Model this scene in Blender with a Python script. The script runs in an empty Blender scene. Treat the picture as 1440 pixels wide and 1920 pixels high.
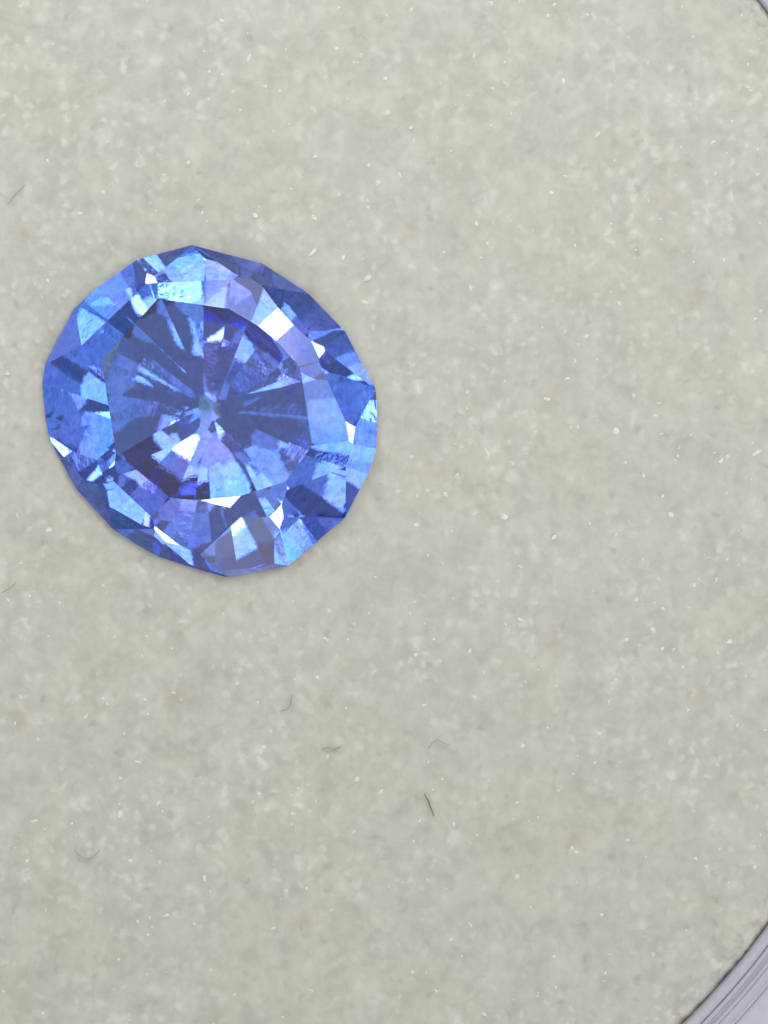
import bpy, bmesh, math, random
import numpy as np
from mathutils import Vector, noise as mnoise

# 1 Blender unit = 1 millimetre (the stone is about 6 mm across)
S = bpy.context.scene
S.unit_settings.system = 'METRIC'
S.unit_settings.scale_length = 0.001
S.unit_settings.length_unit = 'MILLIMETERS'
COL = S.collection
PPM = 106.7            # photograph pixels per millimetre on the foam surface
CAMZ = 110.0

def px(x, y, z=0.0):
    """photograph pixel -> point at height z (the camera looks straight down)"""
    k = 1.0 - z / CAMZ
    return Vector(((x - 720.0) / PPM * k, (960.0 - y) / PPM * k, z))

# ------------------------------------------------------------------ camera
cam_d = bpy.data.cameras.new('camera')
cam = bpy.data.objects.new('camera', cam_d); COL.objects.link(cam)
cam.location = (0, 0, CAMZ)
cam_d.sensor_fit = 'VERTICAL'
cam_d.sensor_height = 24.0
cam_d.lens = 24.0 * CAMZ / (1920.0 / PPM)
cam_d.clip_start = 1.0
cam_d.clip_end = 5000.0
cam_d.dof.use_dof = True
cam_d.dof.focus_distance = CAMZ - 0.75
cam_d.dof.aperture_fstop = cam_d.lens * 0.001 / 2.0
S.camera = cam

# ------------------------------------------------------------------ light
W = bpy.data.worlds.new('World'); S.world = W; W.use_nodes = True
bg = W.node_tree.nodes['Background']
bg.inputs['Color'].default_value = (0.97, 0.98, 1.0, 1)
bg.inputs['Strength'].default_value = 0.282 * 1.08

GEM_C = px(395, 771, 0.3)
# added round lamps, aimed to light facets and foam: azimuth (0 = right, 90 = top of the picture), elevation,
# angular radius in degrees, radiance, distance in mm
LAMPS = [
    (282.5, 26.2, 18.3, 1.50, 700),
    (266.7, 50.8, 19.8, 0.56, 700),
    (64.0, 57.1, 15.2, 1.59, 42),
    (43.0, 73.9, 4.3, 8.64, 700),
    (102.3, 41.0, 11.7, 5.09, 42),  # set close to brighten the foam towards the top
    (29.0, 43.3, 16.0, 1.34, 42),
    (51.1, 42.1, 6.1, 2.87, 700),
    (309.7, 79.4, 11.0, 2.50, 700),
    (162.5, 76.2, 17.8, 0.50, 700),
    (53.6, 48.8, 2.2, 11.00, 700),  # this and the narrow lamps below are added for white facet glints
    (298.1, 32.8, 2.0, 11.00, 700),
    (247.6, 5.3, 2.0, 11.00, 700),
    (10.4, 22.8, 2.0, 11.00, 700),
    (272.8, 61.2, 2.0, 11.00, 700),
    (118.2, 6.1, 2.0, 11.00, 700),
    (36.1, 23.5, 2.0, 11.00, 700),
]
for az, el, rad, pw, dist in LAMPS:
    Ld = bpy.data.lights.new('added_lamp', 'AREA'); Ld.shape = 'DISK'
    r = dist * math.tan(math.radians(rad))
    Ld.size = 2 * r
    Ld.energy = pw * math.pi * math.pi * r * r
    o = bpy.data.objects.new('added_lamp', Ld); COL.objects.link(o)
    a, e = math.radians(az), math.radians(el)
    d = Vector((math.cos(e) * math.cos(a), math.cos(e) * math.sin(a), math.sin(e)))
    o.location = GEM_C + d * dist
    o.rotation_euler = d.to_track_quat('Z', 'Y').to_euler()

S.view_settings.view_transform = 'Standard'
S.view_settings.look = 'None'
S.view_settings.exposure = 0.0
S.view_settings.gamma = 1.0
S.view_settings.use_curve_mapping = False
cy = S.cycles
cy.max_bounces = 16; cy.transmission_bounces = 16; cy.glossy_bounces = 16
cy.diffuse_bounces = 3; cy.transparent_max_bounces = 8
cy.caustics_reflective = True; cy.caustics_refractive = True
cy.sample_clamp_indirect = 6.0
cy.blur_glossy = 0.0
cy.use_denoising = True
try:
    cy.denoiser = 'OPENIMAGEDENOISE'
except Exception:
    pass

# ------------------------------------------------------------------ helpers
def mesh_obj(name, verts, faces, mat, parent=None, smooth=False):
    me = bpy.data.meshes.new(name)
    me.from_pydata([tuple(v) for v in verts], [], faces)
    me.materials.append(mat)
    if smooth:
        me.polygons.foreach_set('use_smooth', [True] * len(me.polygons))
    me.update()
    o = bpy.data.objects.new(name, me); COL.objects.link(o)
    o.parent = parent
    return o
def empty(name):
    o = bpy.data.objects.new(name, None); COL.objects.link(o); return o
def tag(o, label, cat, group=None):
    o['label'] = label; o['category'] = cat
    if group: o['group'] = group
def new_mat(name):
    m = bpy.data.materials.new(name); m.use_nodes = True
    nt = m.node_tree; nt.nodes.clear()
    return m, nt, nt.nodes.new('ShaderNodeOutputMaterial')
def N(nt, typ, **kw):
    n = nt.nodes.new(typ)
    for k, v in kw.items():
        if k.startswith('i_'):
            n.inputs[k[2:].replace('_', ' ')].default_value = v
        else:
            setattr(n, k, v)
    return n
def ramp(nt, fac, stops):
    r = N(nt, 'ShaderNodeValToRGB')
    el = r.color_ramp.elements
    while len(el) < len(stops): el.new(0.5)
    for e, (p_, c_) in zip(el, stops):
        e.position = p_
        e.color = (c_, c_, c_, 1) if isinstance(c_, (int, float)) else (*c_, 1)
    nt.links.new(fac, r.inputs['Fac'])
    return r.outputs['Color']
def mixc(nt, a, b, fac, mode='MIX'):
    m = N(nt, 'ShaderNodeMixRGB', blend_type=mode)
    for s, v in ((m.inputs[1], a), (m.inputs[2], b), (m.inputs[0], fac)):
        if hasattr(v, 'default_value'): nt.links.new(v, s)
        elif isinstance(v, tuple): s.default_value = (*v, 1)
        else: s.default_value = v
    return m.outputs[0]
def math_(nt, op, a, b=0.0):
    m = N(nt, 'ShaderNodeMath', operation=op)
    for s, v in ((m.inputs[0], a), (m.inputs[1], b)):
        if hasattr(v, 'default_value'): nt.links.new(v, s)
        else: s.default_value = v
    return m.outputs[0]

# ------------------------------------------------------------------ materials
JC = px(252, 878, 0)       # jar centre
JR = 1464 / PPM            # inner radius of the jar
def gem_material(name, wav):
    m, nt, out = new_mat(name)
    L = nt.links.new
    geo = N(nt, 'ShaderNodeNewGeometry')
    # colour zoning of the crystal (blue to violet) and fine silk
    nz = N(nt, 'ShaderNodeTexNoise', i_Scale=0.75, i_Detail=2.0)
    L(geo.outputs['Position'], nz.inputs['Vector'])
    c = ramp(nt, nz.outputs['Fac'], [(0.38, (0.421 * 0.95, 0.577 * 1.08, 0.976)), (0.62, (0.421 * 1.30, 0.577 * 1.01, 0.976 * 0.985))])
    sk = N(nt, 'ShaderNodeTexNoise', i_Scale=6.5, i_Detail=5.0, i_Roughness=0.72, i_Distortion=0.8)
    L(geo.outputs['Position'], sk.inputs['Vector'])
    c = mixc(nt, c, ramp(nt, sk.outputs['Fac'], [(0.34, (0.74, 0.77, 0.88)), (0.50, 1.0), (0.66, (1.22, 1.18, 1.04))]), 1.0, 'MULTIPLY')
    tint = mixc(nt, (1, 1, 1), c, geo.outputs['Backfacing'])
    fr = N(nt, 'ShaderNodeFresnel', i_IOR=1.77)
    rf = N(nt, 'ShaderNodeBsdfRefraction', i_IOR=1.77, i_Roughness=0.0)
    gl = N(nt, 'ShaderNodeBsdfGlossy', i_Roughness=0.02)
    L(tint, rf.inputs['Color']); L(tint, gl.inputs['Color'])
    # slight waviness left by polishing
    if wav:
        wv = N(nt, 'ShaderNodeTexNoise', i_Scale=4.5, i_Detail=3.0, i_Roughness=0.6)
        L(geo.outputs['Position'], wv.inputs['Vector'])
        bp = N(nt, 'ShaderNodeBump', i_Strength=1.0, i_Distance=wav)
        L(wv.outputs['Fac'], bp.inputs['Height'])
        for s_ in (fr, rf, gl): L(bp.outputs[0], s_.inputs['Normal'])
    mx = N(nt, 'ShaderNodeMixShader')
    L(fr.outputs[0], mx.inputs[0]); L(rf.outputs[0], mx.inputs[1]); L(gl.outputs[0], mx.inputs[2])
    L(mx.outputs[0], out.inputs['Surface'])
    return m

def foam_material():
    m, nt, out = new_mat('foam')
    L = nt.links.new
    P = N(nt, 'ShaderNodeNewGeometry').outputs['Position']
    def noise(scale, detail=3.0, rough=0.55, dist=0.0, off=0.0):
        v = P
        if off:
            ad = N(nt, 'ShaderNodeVectorMath', operation='ADD'); L(P, ad.inputs[0]); ad.inputs[1].default_value = (off, off * 1.7, off * .3)
            v = ad.outputs[0]
        n = N(nt, 'ShaderNodeTexNoise', i_Scale=scale, i_Detail=detail, i_Roughness=rough, i_Distortion=dist)
        L(v, n.inputs['Vector']); return n.outputs['Fac']
    def cells(scale, off):
        ad = N(nt, 'ShaderNodeVectorMath', operation='ADD'); L(P, ad.inputs[0]); ad.inputs[1].default_value = (off, off * .6, off)
        # ragged outlines
        wn = N(nt, 'ShaderNodeTexNoise', i_Scale=5.0, i_Detail=3.0); L(P, wn.inputs['Vector'])
        sc = N(nt, 'ShaderNodeVectorMath', operation='MULTIPLY_ADD'); L(wn.outputs['Color'], sc.inputs[0])
        sc.inputs[1].default_value = (0.30, 0.30, 0.30); L(ad.outputs[0], sc.inputs[2])
        v = N(nt, 'ShaderNodeTexVoronoi', i_Scale=scale); v.voronoi_dimensions = '2D'; L(sc.outputs[0], v.inputs['Vector'])
        return v
    # large soft zones: creamy green to neutral grey
    col = mixc(nt, (FA * 1.005, FA * 1.003, FA * 0.855), (FA * 1.0, FA * 0.994, FA * 0.895), ramp(nt, noise(0.30, 2.0, 0.5), [(0.42, 0.0), (0.60, 1.0)]))
    col = mixc(nt, col, (FA * 0.965, FA * 0.955, FA * 0.86), ramp(nt, noise(0.8, 3.0, 0.6, 0.3, 11.0), [(0.54, 0.0), (0.70, 0.6)]))
    # soft mottling of the foam cells
    col = mixc(nt, col, ramp(nt, noise(1.3, 2.0, 0.5, 0.2), [(0.34, 0.95), (0.50, 1.0), (0.68, 1.035)]), 1.0, 'MULTIPLY')
    col = mixc(nt, col, ramp(nt, noise(3.6, 3.0, 0.6, 0.5, 5.0), [(0.36, 0.93), (0.50, 1.0), (0.66, 1.06)]), 1.0, 'MULTIPLY')
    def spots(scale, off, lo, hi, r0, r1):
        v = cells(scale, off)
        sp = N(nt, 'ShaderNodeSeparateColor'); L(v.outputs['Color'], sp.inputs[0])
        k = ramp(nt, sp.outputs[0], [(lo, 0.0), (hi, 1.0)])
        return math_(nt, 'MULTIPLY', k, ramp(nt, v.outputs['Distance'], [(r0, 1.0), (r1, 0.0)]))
    # pits with their shade put into the colour, pale raised cell walls, rare yellow-brown specks
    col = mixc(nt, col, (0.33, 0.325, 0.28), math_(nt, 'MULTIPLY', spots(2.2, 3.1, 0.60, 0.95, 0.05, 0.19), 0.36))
    col = mixc(nt, col, (0.44, 0.435, 0.38), math_(nt, 'MULTIPLY', spots(1.1, 13.7, 0.35, 0.9, 0.10, 0.30), 0.16))
    den = ramp(nt, noise(0.7, 2.0, 0.5, 0.0, 41.0), [(0.38, 0.25), (0.62, 1.0)])
    for sc, off, r0, r1, k in ((2.9, 1.3, 0.03, 0.34, 0.55), (4.6, 6.1, 0.03, 0.40, 0.50), (1.5, 9.2, 0.03, 0.25, 0.45)):
        col = mixc(nt, col, (0.82, 0.82, 0.75), math_(nt, 'MULTIPLY', math_(nt, 'MULTIPLY', spots(sc, off, 0.45, 0.95, r0, r1), den), k))
    col = mixc(nt, col, (0.50, 0.44, 0.30), math_(nt, 'MULTIPLY', spots(0.42, 8.3, 0.55, 0.75, 0.02, 0.12), 0.35))
    # brownish grime where the pad meets the jar
    sb = N(nt, 'ShaderNodeVectorMath', operation='DISTANCE'); L(P, sb.inputs[0]); sb.inputs[1].default_value = (JC.x, JC.y, 0)
    edge = ramp(nt, math_(nt, 'SUBTRACT', sb.outputs['Value'], JR - 0.9), [(0.25, 0.0), (0.9, 1.0)])
    gr = math_(nt, 'MULTIPLY', edge, ramp(nt, noise(5.0, 4.0, 0.65, 0.5, 31.0), [(0.48, 0.0), (0.66, 1.0)]))
    col = mixc(nt, col, (0.36, 0.31, 0.27), math_(nt, 'MULTIPLY', gr, 0.75))
    b = N(nt, 'ShaderNodeBsdfPrincipled', i_Roughness=0.55)
    b.inputs['Specular IOR Level'].default_value = 0.25
    b.inputs['Subsurface Weight'].default_value = SSSW
    b.inputs['Subsurface Radius'].default_value = (1.0, 1.0, 0.9)
    b.inputs['Subsurface Scale'].default_value = 0.8
    bp = N(nt, 'ShaderNodeBump', i_Strength=0.12, i_Distance=0.03)
    L(noise(5.0, 3.0, 0.55, 0.3, 2.0), bp.inputs['Height']); L(bp.outputs[0], b.inputs['Normal'])
    L(col, b.inputs['Base Color'])
    L(b.outputs[0], out.inputs['Surface'])
    return m

def simple(name, col, rough=0.5, spec=0.5, trans=0.0):
    m, nt, out = new_mat(name)
    b = N(nt, 'ShaderNodeBsdfPrincipled', i_Roughness=rough)
    P = N(nt, 'ShaderNodeNewGeometry').outputs['Position']
    nz = N(nt, 'ShaderNodeTexNoise', i_Scale=6.0, i_Detail=3.0); nt.links.new(P, nz.inputs['Vector'])
    c = mixc(nt, tuple(v * 0.9 for v in col), tuple(min(1, v * 1.08) for v in col), nz.outputs['Fac'])
    nt.links.new(c, b.inputs['Base Color'])
    b.inputs['Specular IOR Level'].default_value = spec
    b.inputs['Transmission Weight'].default_value = trans
    nt.links.new(b.outputs[0], out.inputs['Surface'])
    return m
FA = 0.562; SSSW = 0.0
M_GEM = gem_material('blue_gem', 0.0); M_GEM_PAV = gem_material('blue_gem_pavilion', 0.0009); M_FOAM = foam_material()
M_FLECK = simple('foam_fleck', (0.80, 0.80, 0.74), 0.35, 0.5)
M_LINT = simple('lint_dark', (0.25, 0.245, 0.20), 0.8, 0.2)
M_LINT3 = simple('lint_pale', (0.47, 0.465, 0.40), 0.8, 0.2)
M_LINT2 = simple('lint_grey', (0.46, 0.455, 0.39), 0.8, 0.2)
M_PLASTIC = simple('jar_plastic', (0.53, 0.53, 0.595), 0.5, 0.3)
M_FLANGE = simple('jar_plastic_outer', (0.58, 0.585, 0.66), 0.35, 0.5)

# ------------------------------------------------------------------ foam pad
def z1(x, y): return (40 + x / 2.0, 430 + y / 2.0)
GIRDLE = [(420,100),(640,60),(905,130),(1075,240),(1215,385),(1328,600),(1345,825),(1215,1080),
          (1000,1262),(770,1305),(510,1230),(345,1125),(205,970),(92,760),(72,530),(200,297)]
# the stone is cut as flat facets: each row is a facet's plane (normal, distance)
PLANES = np.array([
    (0.00000,0.00000,1.00000,0.87677), (0.04555,0.31817,0.94694,1.83401),
    (0.17902,0.30647,0.93490,1.42079), (0.21893,0.26757,0.93834,1.21009),
    (0.25572,0.22791,0.93950,1.02369), (0.31366,0.04884,0.94828,0.49619),
    (0.33735,-0.25074,0.90737,0.08307), (-0.02412,-0.42515,0.90480,0.78273),
    (0.09890,-0.30836,0.94611,0.49534), (-0.02736,-0.17782,0.98368,0.91956),
    (-0.20157,-0.24297,0.94886,1.52341), (-0.57294,-0.16019,0.80379,3.21769),
    (-0.31636,0.29220,0.90252,3.12470), (0.01424,0.68361,0.72971,3.24784),
    (0.48870,0.49495,0.71847,1.36759), (0.57520,0.17995,0.79797,0.42801),
    (0.37402,-0.38580,0.84337,-0.08407), (0.12130,-0.59020,0.79809,0.44735),
    (-0.46457,-0.51693,0.71900,2.44895), (-0.59918,-0.05141,0.79896,3.55135),
    (-0.49362,0.48749,0.72021,4.50803), (-0.13852,0.76457,0.62948,4.12583),
    (0.21058,0.81054,0.54652,3.15476), (0.43632,0.69795,0.56788,2.18905),
    (0.50714,0.49351,0.70658,1.33553), (0.63158,0.32161,0.70546,0.70916),
    (0.71627,0.04231,0.69654,0.09501), (0.64802,-0.32094,0.69070,-0.29981),
    (0.36301,-0.44410,0.81914,-0.07500), (0.09062,-0.52308,0.84745,0.46163),
    (-0.24668,-0.75257,0.61056,1.62255), (-0.39468,-0.68199,0.61573,2.15487),
    (-0.57103,-0.51435,0.63982,2.94323), (-0.70566,-0.36152,0.60938,3.73035),
    (-0.54779,-0.08596,0.83219,3.20140), (-0.67758,0.37756,0.63114,5.10134),
    (-0.49582,0.54768,0.67395,4.72841), (-0.17889,0.98387,0.00000,5.21400),
    (0.25539,0.96684,0.00000,3.66896), (0.54325,0.83957,0.00000,2.50057),
    (0.71940,0.69459,0.00000,1.70824), (0.88519,0.46524,0.00000,0.87012),
    (0.99716,0.07534,0.00000,0.01288), (0.89091,-0.45419,0.00000,-0.56278),
    (0.64610,-0.76325,0.00000,-0.36748), (0.18377,-0.98297,0.00000,0.62044),
    (-0.27716,-0.96082,0.00000,1.86938), (-0.53688,-0.84366,0.00000,2.81053),
    (-0.74210,-0.67029,0.00000,3.73385), (-0.88061,-0.47385,0.00000,4.56632),
    (-0.99624,-0.08663,0.00000,5.79777), (-0.87645,0.48149,0.00000,6.48576),
    (-0.66709,0.74498,0.00000,6.28980), (-0.10483,0.81774,-0.56596,4.11775),
    (-0.18973,0.80230,-0.56596,4.37708), (0.22668,0.70616,-0.67078,2.51557),
    (0.15162,0.72599,-0.67078,2.81186), (0.43097,0.59525,-0.67819,1.63921),
    (0.36639,0.63704,-0.67819,1.92253), (0.54859,0.47680,-0.68681,1.06248),
    (0.49575,0.53153,-0.68681,1.30743), (0.64699,0.29793,-0.70188,0.46783),
    (0.61231,0.36393,-0.70188,0.65773), (0.75819,0.01748,-0.65180,-0.10717),
    (0.75221,0.09664,-0.65180,0.02239), (0.57904,-0.33448,-0.74353,-0.44505),
    (0.61083,-0.27212,-0.74353,-0.42555), (0.41697,-0.54837,-0.72486,-0.26612),
    (0.47200,-0.50178,-0.72486,-0.35547), (0.10535,-0.79064,-0.60314,0.54532),
    (0.18742,-0.77530,-0.60314,0.34658), (-0.27381,-0.79112,-0.54695,1.64931),
    (-0.18961,-0.81541,-0.54695,1.38886), (-0.43086,-0.60469,-0.66985,2.16212),
    (-0.36530,-0.64642,-0.66985,1.89858), (-0.61324,-0.49817,-0.61300,3.03969),
    (-0.55780,-0.55954,-0.61300,2.75425), (-0.65811,-0.31087,-0.68575,3.39724),
    (-0.62201,-0.37796,-0.68575,3.13099), (-0.77165,-0.02654,-0.63549,4.51879),
    (-0.76465,-0.10705,-0.63549,4.32028), (-0.61201,0.37920,-0.69401,4.60358),
    (-0.64829,0.31315,-0.69401,4.61160), (-0.52251,0.64887,-0.55313,5.14617),
    (-0.58747,0.59070,-0.55313,5.23097), (0.63648,-0.03372,-0.77056,-0.19255),
    (0.63728,0.01076,-0.77056,-0.11323), (0.60052,0.20922,-0.77175,0.39142),
    (0.58446,0.25060,-0.77175,0.51660), (0.54849,0.33179,-0.76751,0.77653),
    (0.52401,0.36924,-0.76751,0.92026), (0.41551,0.50495,-0.75655,1.45075),
    (0.37927,0.53271,-0.75655,1.61261), (0.29291,0.57322,-0.76526,1.98866),
    (0.25221,0.59226,-0.76526,2.14815), (0.13594,0.63609,-0.75954,2.54306),
    (0.09124,0.64403,-0.75954,2.69439), (0.00020,0.65464,-0.75594,3.02355),
    (-0.04546,0.65306,-0.75594,3.16033), (-0.25370,0.62838,-0.73538,3.71175),
    (-0.29692,0.60915,-0.73538,3.80859), (-0.32151,0.58091,-0.74779,3.84840),
    (-0.36124,0.55706,-0.74779,3.92613), (-0.47597,0.44335,-0.75953,4.11264),
    (-0.50574,0.40907,-0.75953,4.14067), (-0.58508,0.28690,-0.75853,4.12587),
    (-0.60367,0.24539,-0.75853,4.10641), (-0.61883,0.13702,-0.77348,3.99586),
    (-0.62688,0.09352,-0.77348,3.94051), (-0.65162,-0.06817,-0.75548,3.68395),
    (-0.64528,-0.11346,-0.75548,3.58129), (-0.60799,-0.16468,-0.77668,3.39904),
    (-0.59502,-0.20669,-0.77668,3.28214), (-0.52087,-0.35057,-0.77833,2.78303),
    (-0.49515,-0.38605,-0.77833,2.63912), (-0.45337,-0.45730,-0.76507,2.37891),
    (-0.42037,-0.48781,-0.76507,2.22187), (-0.30397,-0.54113,-0.78408,1.81392),
    (-0.26548,-0.56101,-0.78408,1.65963), (-0.13031,-0.61607,-0.77684,1.13376),
    (-0.08701,-0.62365,-0.77684,0.98738), (0.08386,-0.61698,-0.78250,0.47296),
    (0.12669,-0.60963,-0.78250,0.35545), (0.12402,-0.59335,-0.79533,0.40896),
    (0.16511,-0.58325,-0.79533,0.30184), (0.32538,-0.52137,-0.78886,-0.04962),
    (0.36096,-0.49740,-0.78886,-0.11438), (0.45440,-0.40173,-0.79507,-0.23717),
    (0.48132,-0.36905,-0.79507,-0.25944), (0.57019,-0.29271,-0.76760,-0.44959),
    (0.58922,-0.25222,-0.76760,-0.43337), (0.64824,-0.08258,-0.75695,-0.33538),
    (0.65242,-0.03716,-0.75695,-0.26467), (0.45029,0.09128,-0.88820,0.84260),
    (0.23155,0.34930,-0.90795,2.03164), (-0.09805,0.48371,-0.86972,3.19862),
    (-0.40789,0.27039,-0.87208,3.75968), (-0.45872,-0.09299,-0.88370,3.27403),
    (-0.29734,-0.44854,-0.84285,2.03238), (0.09299,-0.45871,-0.88371,0.91412),
    (0.36505,-0.24199,-0.89899,0.51561), (0.23487,-0.42112,0.87607,0.18387),
    (-0.23500,-0.62464,0.74472,1.57251), (0.54680,0.09235,0.83215,0.33082),
    (0.02539,-0.24909,0.96815,0.71502), (-0.29746,0.57731,0.76042,4.07849),
    (0.45030,0.30807,0.83805,0.94246),
])
def build_foam():
    root = empty('foam_pad')
    tag(root, 'pale greyish white fine-celled foam pad lining the round jar', 'foam pad')
    x0, x1, y0, y1, st = -7.6, 7.6, -10.0, 10.0, 0.034
    # fine grid where the camera looks, coarser over the rest of the disc
    ext = JR + 0.3
    xs = np.r_[np.linspace(JC.x - ext, x0, 66)[:-1], np.linspace(x0, x1, int((x1 - x0) / st) + 1), np.linspace(x1, JC.x + ext, 14)[1:]]
    ys = np.r_[np.linspace(JC.y - ext, y0, 24)[:-1], np.linspace(y0, y1, int((y1 - y0) / st) + 1), np.linspace(y1, JC.y + ext, 30)[1:]]
    nx, ny = len(xs), len(ys)
    X, Y = np.meshgrid(xs, ys)
    # underside of the stone above each point
    gp = np.array([px(*z1(*g), 0)[:2] for g in GIRDLE]); gc = gp.mean(0)
    low = PLANES[PLANES[:, 2] < -0.05]
    under = np.full(X.shape, -50.0)
    for a, b, c, d in low: under = np.maximum(under, (d - a * X - b * Y) / c)
    outm = np.zeros(X.shape, bool)
    for a, b, c, d in PLANES[np.abs(PLANES[:, 2]) < 1e-4]: outm |= (a * X + b * Y > d + 0.02)
    Z = np.zeros(X.size); xf = X.ravel(); yf = Y.ravel()
    nf = mnoise.noise
    for i in range(X.size):
        x, y = xf[i], yf[i]
        Z[i] = 0.020 * nf((x * 1.6, y * 1.6, 0.0)) + 0.014 * nf((x * 5 + 7, y * 5 + 3, 1.0)) + 0.006 * nf((x * 12 + 1, y * 12 + 9, 5.0))
    Z = Z.reshape(X.shape)
    Z = np.where(outm, Z, np.minimum(Z, under - 0.05))
    # the pad edge curls down a little at the jar wall
    rr = np.hypot(X - JC.x, Y - JC.y)
    jag = np.array([nf((x * 3.1, y * 3.1, 8.0)) + 0.6 * nf((x * 9, y * 9, 3.0)) for x, y in zip(xf, yf)]).reshape(X.shape)
    Z -= 0.25 * np.clip((rr - (JR - 0.10) + 0.03 * jag) / 0.12, 0, 1.5) ** 2
    verts = np.stack([X.ravel(), Y.ravel(), Z.ravel()], 1)
    idx = np.arange(nx * ny).reshape(ny, nx)
    q = np.stack([idx[:-1, :-1], idx[:-1, 1:], idx[1:, 1:], idx[1:, :-1]], -1).reshape(-1, 4)
    cxy = (verts[q[:, 0], :2] + verts[q[:, 2], :2]) / 2
    q = q[np.hypot(cxy[:, 0] - JC.x, cxy[:, 1] - JC.y) < JR + 0.15]
    me = bpy.data.meshes.new('pad_surface')
    me.vertices.add(len(verts)); me.vertices.foreach_set('co', verts.ravel())
    me.loops.add(q.size); me.loops.foreach_set('vertex_index', q.ravel().astype(np.int32))
    me.polygons.add(len(q)); me.polygons.foreach_set('loop_start', np.arange(0, q.size, 4, dtype=np.int32))
    me.polygons.foreach_set('loop_total', np.full(len(q), 4, np.int32))
    me.polygons.foreach_set('use_smooth', np.ones(len(q), bool))
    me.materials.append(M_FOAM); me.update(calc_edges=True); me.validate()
    o = bpy.data.objects.new('pad_surface', me); COL.objects.link(o); o.parent = root
    # tiny bright cell walls standing out of the foam
    rng = random.Random(4)
    vs, fs = [], []
    gpoly = [Vector((p_[0], p_[1])) for p_ in gp]
    n = 0
    while n < 1250:
        x, y = rng.uniform(JC.x - JR, JC.x + JR), rng.uniform(JC.y - JR, JC.y + JR)
        if (Vector((x, y)) - JC.xy).length > JR - 0.3: continue
        if ((x - gc[0]) ** 2 + (y - gc[1]) ** 2) ** 0.5 < 3.2: continue
        if mnoise.noise((x * .45 + 3, y * .45, 2.0)) < rng.uniform(-0.7, 0.25): continue
        n += 1
        s = rng.choice((0.018, 0.026, 0.034, 0.046)) * rng.uniform(.7, 1.2)
        el = rng.uniform(1.2, 2.4) if rng.random() < .3 else rng.uniform(1, 1.4)
        a = rng.uniform(0, 6.283); tx, ty = rng.uniform(-.5, .5), rng.uniform(-.5, .5)
        b0 = len(vs); k = 6
        z = 0.006 + 0.020 * mnoise.noise((x * 1.6, y * 1.6, 0.0)) + 0.014 * mnoise.noise((x * 5 + 7, y * 5 + 3, 1.0))
        for j in range(k):
            t = 6.283 * j / k; r = s * rng.uniform(.35, 1.3)
            u, v = r * el * math.cos(t), r * math.sin(t)
            dx, dy = u * math.cos(a) - v * math.sin(a), u * math.sin(a) + v * math.cos(a)
            vs.append((x + dx, y + dy, z + dx * tx + dy * ty))
        vs.append((x, y, z + s * .25)); vs.append((x, y, z - s))
        for j in range(k):
            fs.append((b0 + j, b0 + (j + 1) % k, b0 + k)); fs.append((b0 + (j + 1) % k, b0 + j, b0 + k + 1))
    fl = mesh_obj('cell_fleck', vs, fs, M_FLECK, root)
    fl['kind'] = 'stuff'
    return root

# ------------------------------------------------------------------ jar
def lathe(name, prof, mat, parent, n=480):
    vs, fs = [], []
    for i in range(n):
        a = 2 * math.pi * i / n
        for r, z in prof: vs.append((JC.x + r * math.cos(a), JC.y + r * math.sin(a), z))
    m_ = len(prof)
    for i in range(n):
        j = (i + 1) % n
        for k in range(m_ - 1):
            fs.append((i * m_ + k, j * m_ + k, j * m_ + k + 1, i * m_ + k + 1))
    return mesh_obj(name, vs, fs, mat, parent, True)
def ridge(r0, r1, z0, z1_, n=7):
    return [(r0 + (r1 - r0) * (0.5 - 0.5 * math.cos(math.pi * i / n)), z0 + (z1_ - z0) * math.sin(math.pi * i / n) ** 0.7) for i in range(n + 1)]
def build_jar():
    root = empty('gem_jar')
    tag(root, 'round pale lavender plastic gem jar with ridged rim around the foam pad', 'gem jar')
    lathe('jar_wall', [(JR + .005, -7), (JR + .005, -0.06)] + ridge(JR + .02, JR + .22, -0.02, 0.07), M_PLASTIC, root)
    lathe('rim_ridge', ridge(JR + .222, JR + .31, 0.01, 0.06), M_PLASTIC, root)
    lathe('rim_ridge', [(JR + .312, 0.0), (JR + .34, -0.025)] + ridge(JR + .37, JR + .45, -0.015, 0.035), M_PLASTIC, root)
    lathe('rim_ridge', [(JR + .452, 0.0), (JR + .47, 0.01), (JR + .56, 0.0), (JR + .59, -0.02)] + ridge(JR + .60, JR + .655, -0.025, -0.01), M_PLASTIC, root)
    lathe('flange', [(JR + .66, -0.065), (JR + .69, -0.05), (JR + 2.4, -0.05), (JR + 2.5, -0.15), (JR + 2.5, -7)], M_FLANGE, root)
    lathe('jar_bottom', [(0.001, -7.0), (JR + 2.5, -7.0)], M_FLANGE, root, 96)
    return root

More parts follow.
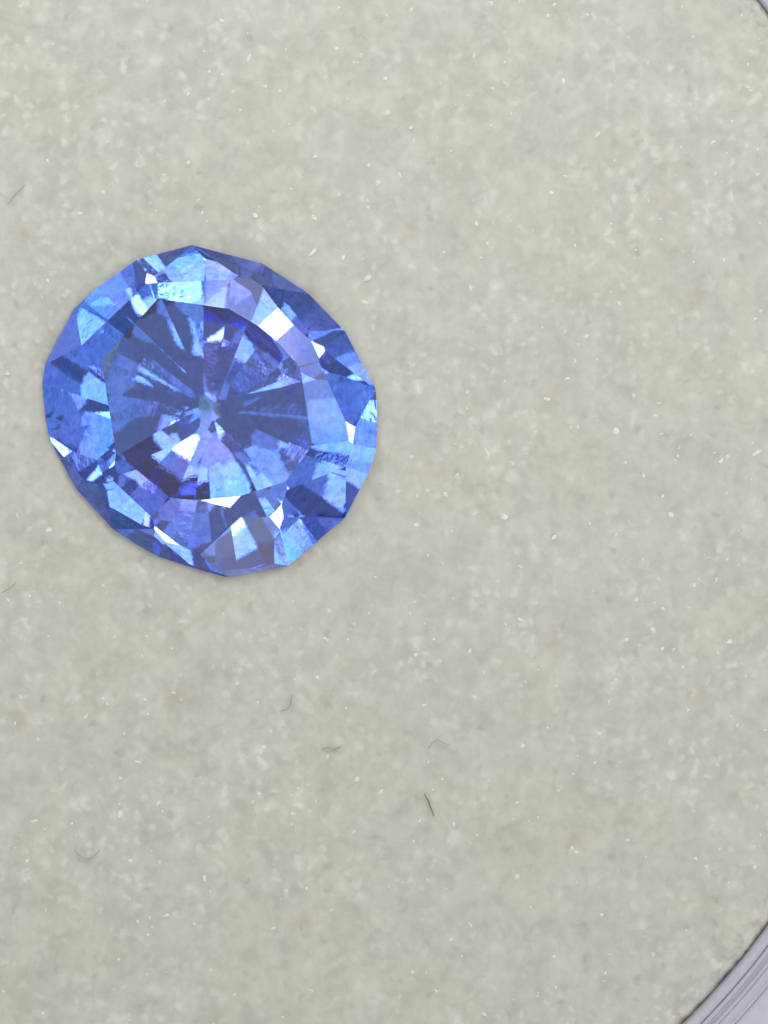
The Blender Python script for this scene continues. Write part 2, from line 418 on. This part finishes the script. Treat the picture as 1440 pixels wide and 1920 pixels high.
# ------------------------------------------------------------------ gemstone
def build_gem():
    root = empty('gemstone')
    tag(root, 'faceted oval blue gemstone lying table-up on the pale foam', 'gemstone')
    bm = bmesh.new()
    bmesh.ops.create_cube(bm, size=12.0)
    bmesh.ops.translate(bm, verts=bm.verts, vec=GEM_C)
    for a, b, c, d in PLANES:
        n = Vector((a, b, c)); n.normalize()
        r = bmesh.ops.bisect_plane(bm, geom=bm.verts[:] + bm.edges[:] + bm.faces[:], dist=1e-5,
                                   plane_co=n * d, plane_no=n, clear_outer=True)
        cut = [e for e in r['geom_cut'] if isinstance(e, bmesh.types.BMEdge) and e.is_boundary]
        if len(cut) >= 3: bmesh.ops.contextual_create(bm, geom=cut)
    bmesh.ops.remove_doubles(bm, verts=bm.verts, dist=0.002)
    bmesh.ops.dissolve_degenerate(bm, edges=bm.edges, dist=0.0005)
    bm.normal_update()
    c = Vector((0, 0, 0))
    for v in bm.verts: c += v.co
    c /= len(bm.verts)
    nb = sum(1 for e in bm.edges if not e.is_manifold)
    cnt = {}
    for f in bm.faces:
        if (f.calc_center_median() - c).dot(f.normal) < 0: f.normal_flip()
        nz = f.normal.z
        name = ('table_facet' if nz > 0.9999 else 'crown_facet' if nz > 0.05
                else 'girdle_facet' if nz > -0.05 else 'pavilion_facet')
        cnt[name] = cnt.get(name, 0) + 1
        mesh_obj(name, [v.co.copy() for v in f.verts], [list(range(len(f.verts)))], M_GEM_PAV if name == 'pavilion_facet' else M_GEM, root)
    print('GEM', cnt, 'open edges', nb)
    bm.free()
    return root

# ------------------------------------------------------------------ lint
def fibre(pts, rad, mat, label):
    P_ = [px(x, y, 0.05 + 0.03 * (i % 2)) for i, (x, y) in enumerate(pts)]
    # smooth the path
    path = []
    for i in range(len(P_) - 1):
        p0, p1, p2, p3 = P_[max(i - 1, 0)], P_[i], P_[i + 1], P_[min(i + 2, len(P_) - 1)]
        for k in range(6):
            t = k / 6
            path.append(0.5 * (2 * p1 + (p2 - p0) * t + (2 * p0 - 5 * p1 + 4 * p2 - p3) * t * t + (3 * p1 - p0 - 3 * p2 + p3) * t ** 3))
    path.append(P_[-1])
    vs, fs = [], []
    n = len(path)
    for i, p_ in enumerate(path):
        d = (path[min(i + 1, n - 1)] - path[max(i - 1, 0)]).normalized()
        u = d.cross(Vector((0, 0, 1))).normalized(); v = u.cross(d)
        r = rad * (0.35 + 0.65 * math.sin(math.pi * (i + .4) / (n - .2)) ** 0.5)
        for j in range(6):
            a = math.pi * j / 3
            vs.append(p_ + u * (r * math.cos(a)) + v * (r * math.sin(a)))
    for i in range(n - 1):
        for j in range(6):
            fs.append((i * 6 + j, i * 6 + (j + 1) % 6, (i + 1) * 6 + (j + 1) % 6, (i + 1) * 6 + j))
    fs.append(list(range(5, -1, -1))); fs.append([(n - 1) * 6 + j for j in range(6)])
    o = mesh_obj('lint_fibre', vs, fs, mat, None, True)
    tag(o, label, 'fibre', 'lint fibres on the foam')
    return o

build_foam()
build_jar()
build_gem()
fibre([(795, 1488), (802, 1500), (808, 1515), (814, 1531)], 0.012, M_LINT, 'short dark fibre slanting on the foam in the lower middle')
fibre([(15, 382), (27, 368), (38, 356), (47, 347)], 0.014, M_LINT2, 'straight grey fibre at the left edge of the foam above the gemstone')
fibre([(140, 1594), (149, 1604), (161, 1611), (174, 1607), (187, 1594)], 0.012, M_LINT3, 'grey U-shaped fibre on the foam at lower left')
fibre([(524, 1332), (538, 1330), (546, 1318), (547, 1301)], 0.012, M_LINT3, 'small grey hook-shaped fibre on the foam below the gemstone')
fibre([(604, 1404), (616, 1402), (628, 1404), (639, 1400)], 0.018, M_LINT2, 'thick short grey fibre lying level below the gemstone')
fibre([(804, 1403), (813, 1392), (822, 1388), (834, 1394), (846, 1398)], 0.010, M_LINT3, 'thin arched grey fibre right of the thick level fibre')
fibre([(2, 1112), (14, 1106), (30, 1093)], 0.010, M_LINT3, 'thin faint grey fibre at the left edge below the gemstone')
